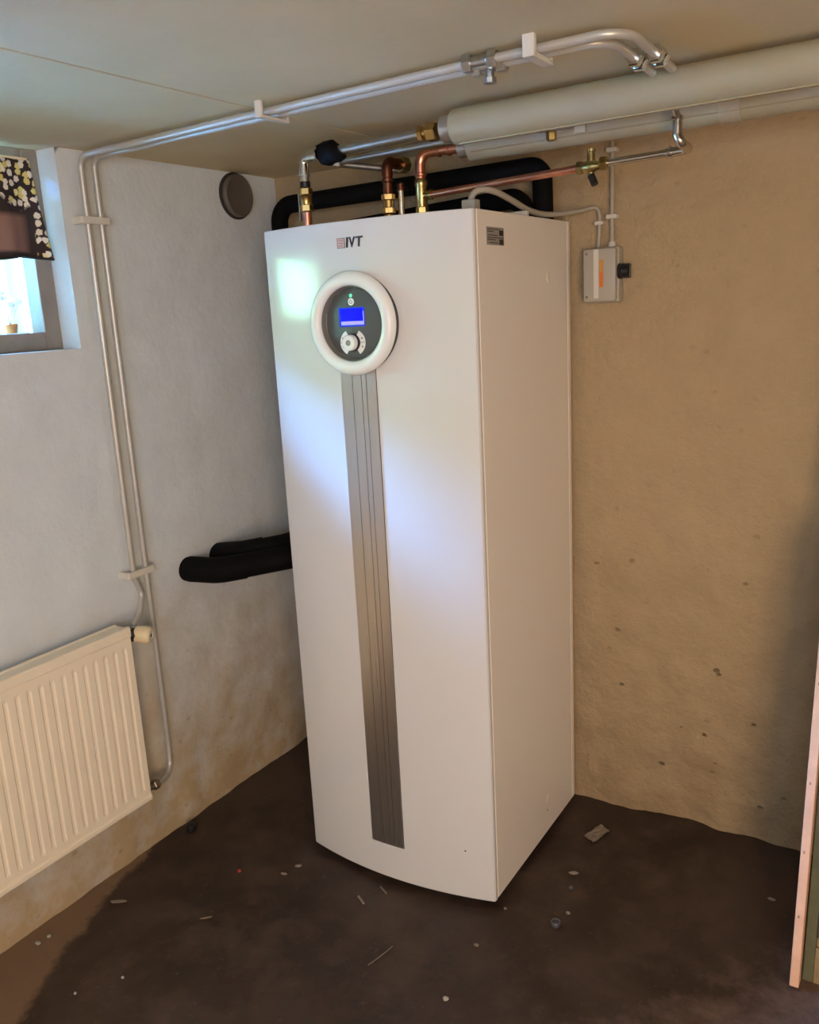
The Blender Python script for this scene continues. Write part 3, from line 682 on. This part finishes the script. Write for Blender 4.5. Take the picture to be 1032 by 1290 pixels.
# ------------------------------------------------------------------ twin heating tubes on wall and ceiling
ZC = HC - .018
ta = thing('heating_tube', (.024, -.812, .77), 'slim metal heating tube along ceiling and wall ending at the thermostat valve', 'pipe')
obj('tube', tube([(.066, -.869, .735), (.045, -.825, .757), (.026, -.792, .80), (.024, -.812, .86), (.024, -.812, ZC), (.35, -.835, ZC), (1.19, -.893, ZC), (1.492, -.905, ZC), (1.490, -.735, ZC - .004), (1.49, -.62, ZC - .008)], .0082,
     [.02, .03, .03, .035, .05, .05, .055, .02]), 'bright_pipe', ta, smooth=True)
tb = thing('heating_tube', (.024, -.768, .24), 'slim metal heating tube along ceiling and wall ending at the radiator foot', 'pipe')
obj('tube', tube([(.070, -.868, .239), (.062, -.835, .230), (.026, -.768, .222), (.024, -.764, .32), (.024, -.768, ZC), (.35, -.797, ZC), (1.19, -.855, ZC), (1.452, -.868, ZC), (1.452, -.735, ZC - .004), (1.452, -.62, ZC - .008)], .0082,
     [.02, .045, .03, .03, .05, .05, .05, .02]), 'bright_pipe', tb, smooth=True)
for t, yy, x2 in ((ta, -.894, 1.4905), (tb, -.856, 1.452)):
    for q in (1.195, 1.245):
        bm = bmesh.new(); nut(bm, (q, yy, ZC), (1, 0, 0), .0165, .018); obj('compression_nut', bm, 'steel', t)
    bm = bmesh.new(); lathe(bm, (1.203, yy, ZC), (1, 0, 0), [(0, .011), (.036, .011)], 14)
    if t is tb: lathe(bm, (1.22, yy, ZC), (0, 0, -1), [(0, .009), (.02, .009), (.021, .0125), (.030, .0125)], 8)
    obj('tee_body', bm, 'steel', t, smooth=True)
    bm = bmesh.new(); nut(bm, (x2, -.735, ZC - .004), (0, 1, 0), .0165, .020); nut(bm, (x2, -.707, ZC - .005), (0, 1, 0), .0175, .016)
    obj('end_nut', bm, 'chrome', t)
def clip(label, parts):
    t = thing('pipe_clip', parts[0][1], label, 'clip')
    for nm, c, args in parts: obj(nm, bx(*args, bev=.002), 'white_plastic', t)
clip('white plastic pipe clip on the wall just below the ceiling bend', [('strap', (.03, -.79, 1.838), (.030, .037, -.838, -.748, 1.829, 1.848)), ('foot', 0, (-.003, .034, -.840, -.830, 1.829, 1.848)), ('foot', 0, (-.003, .034, -.752, -.744, 1.829, 1.848))])
clip('white plastic pipe clip on the wall above the radiator', [('strap', (.03, -.79, .868), (.030, .038, -.838, -.745, .859, .879)), ('foot', 0, (-.003, .034, -.840, -.830, .859, .879)), ('foot', 0, (-.003, .034, -.750, -.742, .859, .879))])
clip('white plastic pipe clip on the ceiling at the board joint', [('strap', (.69, -.84, HC), (.683, .700, -.885, -.795, HC - .034, HC - .028)), ('foot', 0, (.683, .700, -.889, -.880, HC - .034, HC + .001)), ('foot', 0, (.683, .700, -.800, -.792, HC - .034, HC + .001))])
clip('white plastic hook shaped pipe clip on the ceiling beside the metal nuts', [('strap', (1.32, -.9, HC), (1.318, 1.340, -.925, -.845, HC - .036, HC - .027)), ('foot', 0, (1.318, 1.340, -.932, -.919, HC - .036, HC + .001)), ('hook', 0, (1.318, 1.340, -.852, -.842, HC - .036, HC - .018))])

# ------------------------------------------------------------------ radiator
rd = thing('radiator', (.08, -1.65, .22), 'cream ribbed panel radiator on the left wall below the window', 'radiator')
ry0, ry1, rz0, rz1, rfx = -2.35, -.917, .227, .757, .105
def corr(x0, depth, sgn):
    bm = bmesh.new(); pit_ = .0333; cols = []
    y = ry1 - .020; prof = []
    ys = [ry1]
    yy = ry1 - .018
    prof = [(ry1, 0), (ry1 - .016, 0)]
    while yy - pit_ > ry0 + .02:
        prof += [(yy, 0), (yy - .004, depth), (yy - .010, depth), (yy - .0145, 0)]; yy -= pit_
    prof += [(ry0 + .016, 0), (ry0, 0)]
    zs = [(rz0 + .004, 0), (rz0 + .034, 0), (rz0 + .045, 1), (rz1 - .062, 1), (rz1 - .050, 0), (rz1 - .006, 0)]
    G = [[bm.verts.new((x0 - sgn * d * f, y, z)) for y, d in prof] for z, f in zs]
    for a, b in zip(G, G[1:]):
        for i in range(len(prof) - 1): bm.faces.new((a[i], a[i + 1], b[i + 1], b[i]))
    return bm
o = obj('front_panel', corr(rfx, .0034, 1), 'radiator', rd); m_ = o.modifiers.new('t', 'SOLIDIFY'); m_.thickness = .0025; m_.offset = -1
o = obj('rear_panel', corr(.050, .0045, -1), 'radiator', rd); m_ = o.modifiers.new('t', 'SOLIDIFY'); m_.thickness = .0025; m_.offset = 1
obj('top_edge', bx(rfx - .012, rfx + .004, ry0, ry1 + .002, rz1 - .030, rz1, bev=.004), 'radiator', rd)
obj('bottom_edge', bx(rfx - .012, rfx + .004, ry0, ry1 + .002, rz0, rz0 + .018, bev=.004), 'radiator', rd)
obj('rear_top_edge', bx(.044, .056, ry0, ry1, rz1 - .022, rz1 - .002, bev=.003), 'radiator', rd)
tc = obj('top_cover', bx(.054, rfx - .010, ry0, ry1, rz1 - .009, rz1 - .005, bev=.001), 'radiator', rd)
obj('side_cover', bx(.048, rfx - .003, ry1 - .004, ry1 + .001, rz0 + .01, rz1 - .008, bev=.001), 'radiator', rd)
obj('wall_bracket', bx(-.003, .05, -1.2, -1.17, .45, .72), 'radiator', rd)
zv = rz1 - .034
tv = obj('valve_body', tube([(.080, ry1 - .01, zv), (.082, ry1 + .046, zv)], .0135), 'black', rd, smooth=True)
bm = bmesh.new(); nut(bm, (.082, ry1 + .022, zv), (0, 1, 0), .021, .020); obj('union_nut', bm, 'black', tv)
dv = Vector((2.4, 1, -.25)).normalized(); c0 = Vector((.086, ry1 + .036, zv - .003))
th = obj('thermostat_head', lt(c0, dv, [(0, .017), (.002, .0235), (.030, .0250), (.040, .0238), (.045, .019), (.045, .010), (.042, .006), (.042, .001)], 28), 'cream_plastic', rd, smooth=True)
obj('thermostat_cap', lt(c0 + dv * .0410, dv, [(0, .0190), (.0050, .0185), (.0056, .011), (.003, .009), (.003, .001)], 24), 'white_plastic', th, smooth=True)
obj('thermostat_mark', lt(c0 + dv * .0442, dv, [(0, .0055), (.0012, .005)], 5), 'screw', th)
obj('valve_stub', tube([(.076, ry1 + .042, zv), (.066, ry1 + .048, zv + .012)], .008), 'steel', rd, smooth=True)
bm = bmesh.new(); nut(bm, (.070, ry1 + .048, rz0 + .012), (0, 1, 0), .0155, .020); lathe(bm, (.070, ry1 - .012, rz0 + .012), (0, 1, 0), [(0, .010), (.054, .010)], 12)
obj('return_union', bm, 'screw', rd, smooth=True)

# ------------------------------------------------------------------ isolator switch, its conduit and the cable
sw = thing('isolator_switch', (1.149, -.03, 1.63), 'grey isolator switch box with black knob on the back wall', 'switch')
obj('back_box', bx(1.100, 1.198, -.038, .004, 1.558, 1.706, bev=.006), 'grey_plastic', sw, smooth=True)
obj('cover', bx(1.103, 1.195, -.060, -.038, 1.561, 1.703, bev=.007), 'grey_plastic', sw, smooth=True)
for x, z in ((1.114, 1.690), (1.114, 1.575)): obj('screw', lt((x, -.059, z), AX, [(0, .0035), (.0016, .0035), (.002, .002)], 10), 'screw', sw)
obj('sticker', bx(1.134, 1.148, -.0608, -.059, 1.571, 1.700), 'white_plastic', sw)
obj('orange_sticker', bx(1.150, 1.161, -.0608, -.059, 1.600, 1.640), 'orange', sw)
obj('amber_sticker', bx(1.150, 1.161, -.0608, -.059, 1.640, 1.673), 'amber', sw)
kn = obj('knob', lt((1.196, -.030, 1.640), (1, 0, 0), [(0, .021), (.006, .021), (.009, .0165), (.026, .015), (.029, .012)], 20), 'black', sw, smooth=True)
obj('knob_grip', bx(1.204, 1.228, -.0335, -.0265, 1.621, 1.659, bev=.002), 'black', kn)
cd_ = thing('conduit', (1.171, -.014, 1.70), 'straight white conduit rising from the switch box up the back wall', 'conduit')
obj('tube', tube([(1.171, -.016, 1.700), (1.171, -.014, HC + .002)], .0062), 'cable', cd_, smooth=True)
obj('gland', lt((1.171, -.016, 1.704), (0, 0, 1), [(0, .011), (.012, .010), (.016, .008)], 14), 'white_plastic', cd_, smooth=True)
for z in (1.785, 1.955):
    obj('saddle_clip', bx(1.156, 1.186, -.026, .004, z - .006, z + .006, bev=.002), 'white_plastic', cd_)
cb = thing('power_cable', (.95, -.40, zt), 'grey cable curving over the cabinet top to the switch box', 'cable')
from_pts = [(.952, -.425, 1.790), (.954, -.425, 1.826), (.972, -.418, 1.843), (.996, -.385, 1.840), (1.010, -.32, 1.824), (1.020, -.24, 1.804), (1.034, -.17, 1.795), (1.058, -.11, 1.797), (1.092, -.05, 1.805), (1.122, -.020, 1.812), (1.134, -.016, 1.800), (1.136, -.016, 1.772), (1.132, -.016, 1.703)]
def catmull(P, n=8):
    P = [Vector(p) for p in P]; out = []
    for i in range(len(P) - 1):
        a, b, c, d = P[max(i - 1, 0)], P[i], P[i + 1], P[min(i + 2, len(P) - 1)]
        for k in range(n):
            t_ = k / n
            out.append(.5 * ((2 * b) + (c - a) * t_ + (2 * a - 5 * b + 4 * c - d) * t_ ** 2 + (3 * b - a - 3 * c + d) * t_ ** 3))
    out.append(P[-1]); return out
obj('sheath', sweep(bmesh.new(), catmull(from_pts), .0068, 12, rad=lambda f: .0078 if f < .5 else (.0078 - (f - .5) * .012 if f < .7 else .0054)), 'cable', cb, smooth=True)
obj('gland', bx(.934, .970, -.441, -.409, zt - .0005, 1.822, bev=.003), 'grey_plastic', cb)
obj('saddle_clip', bx(1.124, 1.148, -.026, .004, 1.766, 1.776, bev=.002), 'white_plastic', cb)
obj('saddle_clip', bx(.985, 1.045, -.30, -.285, zt - .0005, 1.796, bev=.002), 'white_plastic', cb)

# ------------------------------------------------------------------ leaning door and lath
LEAN = math.atan(.25)
def lean_part(name, par, mat, x0, x1, d0, d1, s0, s1, bev=.002):
    """d = thickness direction (towards the back wall), s = along the leaning height"""
    bm = bx(x0, x1, d0, d1, s0, s1, bev=bev)
    bmesh.ops.transform(bm, matrix=Matrix.Translation((0, -.55, .004)) @ Matrix.Rotation(-LEAN, 4, 'X'), verts=bm.verts)
    return obj(name, bm, mat, par)
dl = thing('timber_lath', (1.785, -.55, 0), 'raw pine lath standing at the right edge against the green door', 'lath')
lean_part('batten', dl, 'raw_wood', 1.776, 1.796, -.012, .030, .0, 1.02)
for s in (.16, .31, .47, .70, .86): lean_part('knot', dl, 'olive_wood', 1.782, 1.7855, -.0125, -.008, s, s + .006, 0)
dd = thing('old_door', (2.10, -.50, 0), 'old green painted panelled door leaning on the back wall', 'door')
lean_part('stile', dd, 'green_paint', 1.798, 1.821, .032, .072, .0, 1.95)
lean_part('stile', dd, 'green_paint', 2.38, 2.42, .032, .072, .0, 1.95)
lean_part('rail', dd, 'olive_wood', 1.821, 2.38, .032, .072, .0, .085)
lean_part('rail', dd, 'green_paint', 1.821, 2.38, .032, .072, 1.86, 1.95)
lean_part('rail', dd, 'green_paint', 1.821, 2.38, .032, .072, .92, 1.0)
lean_part('door_panel', dd, 'rose_panel', 1.821, 2.38, .050, .062, .085, .92)
lean_part('door_panel', dd, 'rose_panel', 1.821, 2.38, .050, .062, 1.0, 1.86)
lean_part('moulding', dd, 'olive_wood', 1.821, 2.38, .040, .052, .085, .105)

# ------------------------------------------------------------------ bits and crumbs on the floor
random.seed(21)
def crumb(x, y, sx, sy, sz, mat, label, cat, rz=0, name='floor_crumb', group=None):
    bm = bmesh.new(); bmesh.ops.create_icosphere(bm, subdivisions=2, radius=1)
    for v in bm.verts:
        v.co += noise.noise_vector(v.co * 1.7 + Vector((x * 31, y * 17, 0))) * .35
        v.co = Vector((v.co.x * sx, v.co.y * sy, v.co.z * sz))
    zmin = min(v.co.z for v in bm.verts)
    bmesh.ops.transform(bm, matrix=Matrix.Translation((x, y, -zmin + .0006)) @ Matrix.Rotation(rz, 4, 'Z'), verts=bm.verts)
    obj(name, bm, mat, label=label, cat=cat, group=group, origin=(x, y, 0))
def stick(x, y, L, r, rz, mat, label, cat, name, bend=0.0):
    P = []
    for k in range(7):
        f = k / 6 - .5; P.append((x + math.cos(rz) * L * f - math.sin(rz) * bend * (f * f), y + math.sin(rz) * L * f + math.cos(rz) * bend * (f * f), r + .0012))
    obj(name, sweep(bmesh.new(), P, r, 8), mat, label=label, cat=cat, origin=(x, y, 0), smooth=True)
stick(.719, -.767, .034, .0032, -.55, 'chip', 'short pale stick on the floor in front of the cabinet, the lower of two', 'stick', 'wood_stick')
stick(.752, -.704, .034, .0028, -.5, 'straw', 'short dull stick on the floor right under the cabinet front', 'stick', 'wood_stick')
stick(.882, -.918, .085, .0014, 1.35, 'straw', 'long thin straw on the floor in front of the cabinet', 'straw', 'straw', .006)
crumb(1.093, -.965, .007, .006, .004, 'chip_white', 'single white crumb on the floor near the bottom edge', 'crumb')
b_ = bmesh.new(); lathe(b_, (1.224, -.614, .001), (0, 0, 1), [(0, .012), (.010, .0135), (.012, .0125), (.012, .0085), (.004, .0085)], 20)
obj('loose_nut', b_, 'blue_metal', label='small bluish round metal nut on the floor right of the cabinet', cat='nut', origin=(1.224, -.614, 0), smooth=True)
crumb(1.237, -.559, .006, .005, .004, 'chip', 'small tan crumb just behind the bluish metal nut', 'crumb')
crumb(1.190, -.396, .014, .006, .004, 'chip', 'pale elongated chip beside the lower right side of the cabinet', 'chip', .4, 'floor_chip')
crumb(1.207, -.459, .006, .008, .004, 'blue_metal', 'dark bluish bit beside the right side of the cabinet', 'bit', .2, 'metal_bit')
bm = bmesh.new(); G = []
for j in range(7):
    G.append([bm.verts.new((1.155 + .006 * i + .004 * j, -.215 + .013 * j - .004 * i, .0045 + .010 * abs(noise.noise(Vector((i * .9, j * .8, 3)))))) for i in range(7)])
for a, b in zip(G, G[1:]):
    for i in range(6): bm.faces.new((a[i], a[i + 1], b[i + 1], b[i]))
o = obj('plastic_scrap', bm, 'chip', label='crumpled translucent scrap on the floor near the back wall', cat='scrap', origin=(1.17, -.18, 0)); m_ = o.modifiers.new('t', 'SOLIDIFY'); m_.thickness = .001
crumb(1.083, -.618, .005, .004, .003, 'chip', 'tiny tan crumb at the front right corner of the cabinet', 'crumb')
b_ = bmesh.new(); lathe(b_, (.045, -.735, .001), (.2, .1, 1), [(0, .015), (.012, .017), (.020, .015), (.024, .006)], 14)
obj('black_plug', b_, 'black', label='black rubber plug on the floor by the left wall', cat='plug', origin=(.045, -.735, 0), smooth=True)
crumb(.117, -1.085, .024, .007, .003, 'chip', 'grey flake on the floor below the radiator', 'flake', .55, 'floor_flake')
crumb(.385, -1.019, .018, .003, .002, 'straw', 'thin dull flake lying on the open floor left of the cabinet', 'flake', .75, 'floor_flake')
crumb(.469, -.726, .010, .007, .003, 'chip', 'pale flake near the bottom left corner of the cabinet, the right one', 'flake', .3, 'floor_flake')
crumb(.455, -.775, .011, .005, .003, 'chip', 'pale flake near the bottom left corner of the cabinet, the left one', 'flake', .2, 'floor_flake')
crumb(.060, -1.270, .006, .005, .003, 'chip_white', 'pale crumb on the bare strip by the wall, the right one', 'crumb')
crumb(.056, -1.300, .009, .006, .003, 'chip_white', 'pale crumb on the bare strip by the wall, the left one', 'crumb')
crumb(.331, -.826, .006, .005, .004, 'red_bit', 'small red plastic bit on the floor left of the cabinet', 'bit', 0, 'plastic_bit')
crumb(.356, -1.279, .0045, .004, .003, 'chip_white', 'white speck on the dark floor at lower left, the higher one', 'speck', 0, 'floor_speck')
crumb(.293, -1.370, .004, .0035, .003, 'chip_white', 'white speck on the dark floor at lower left, the lower one', 'speck', 0, 'floor_speck')
crumb(1.690, -.262, .010, .006, .003, 'chip', 'pale chip on the floor near the pine lath', 'chip', 0, 'floor_chip')
crumb(1.076, -.775, .007, .005, .003, 'chip', 'tan crumb on the open floor in front of the right corner', 'crumb')
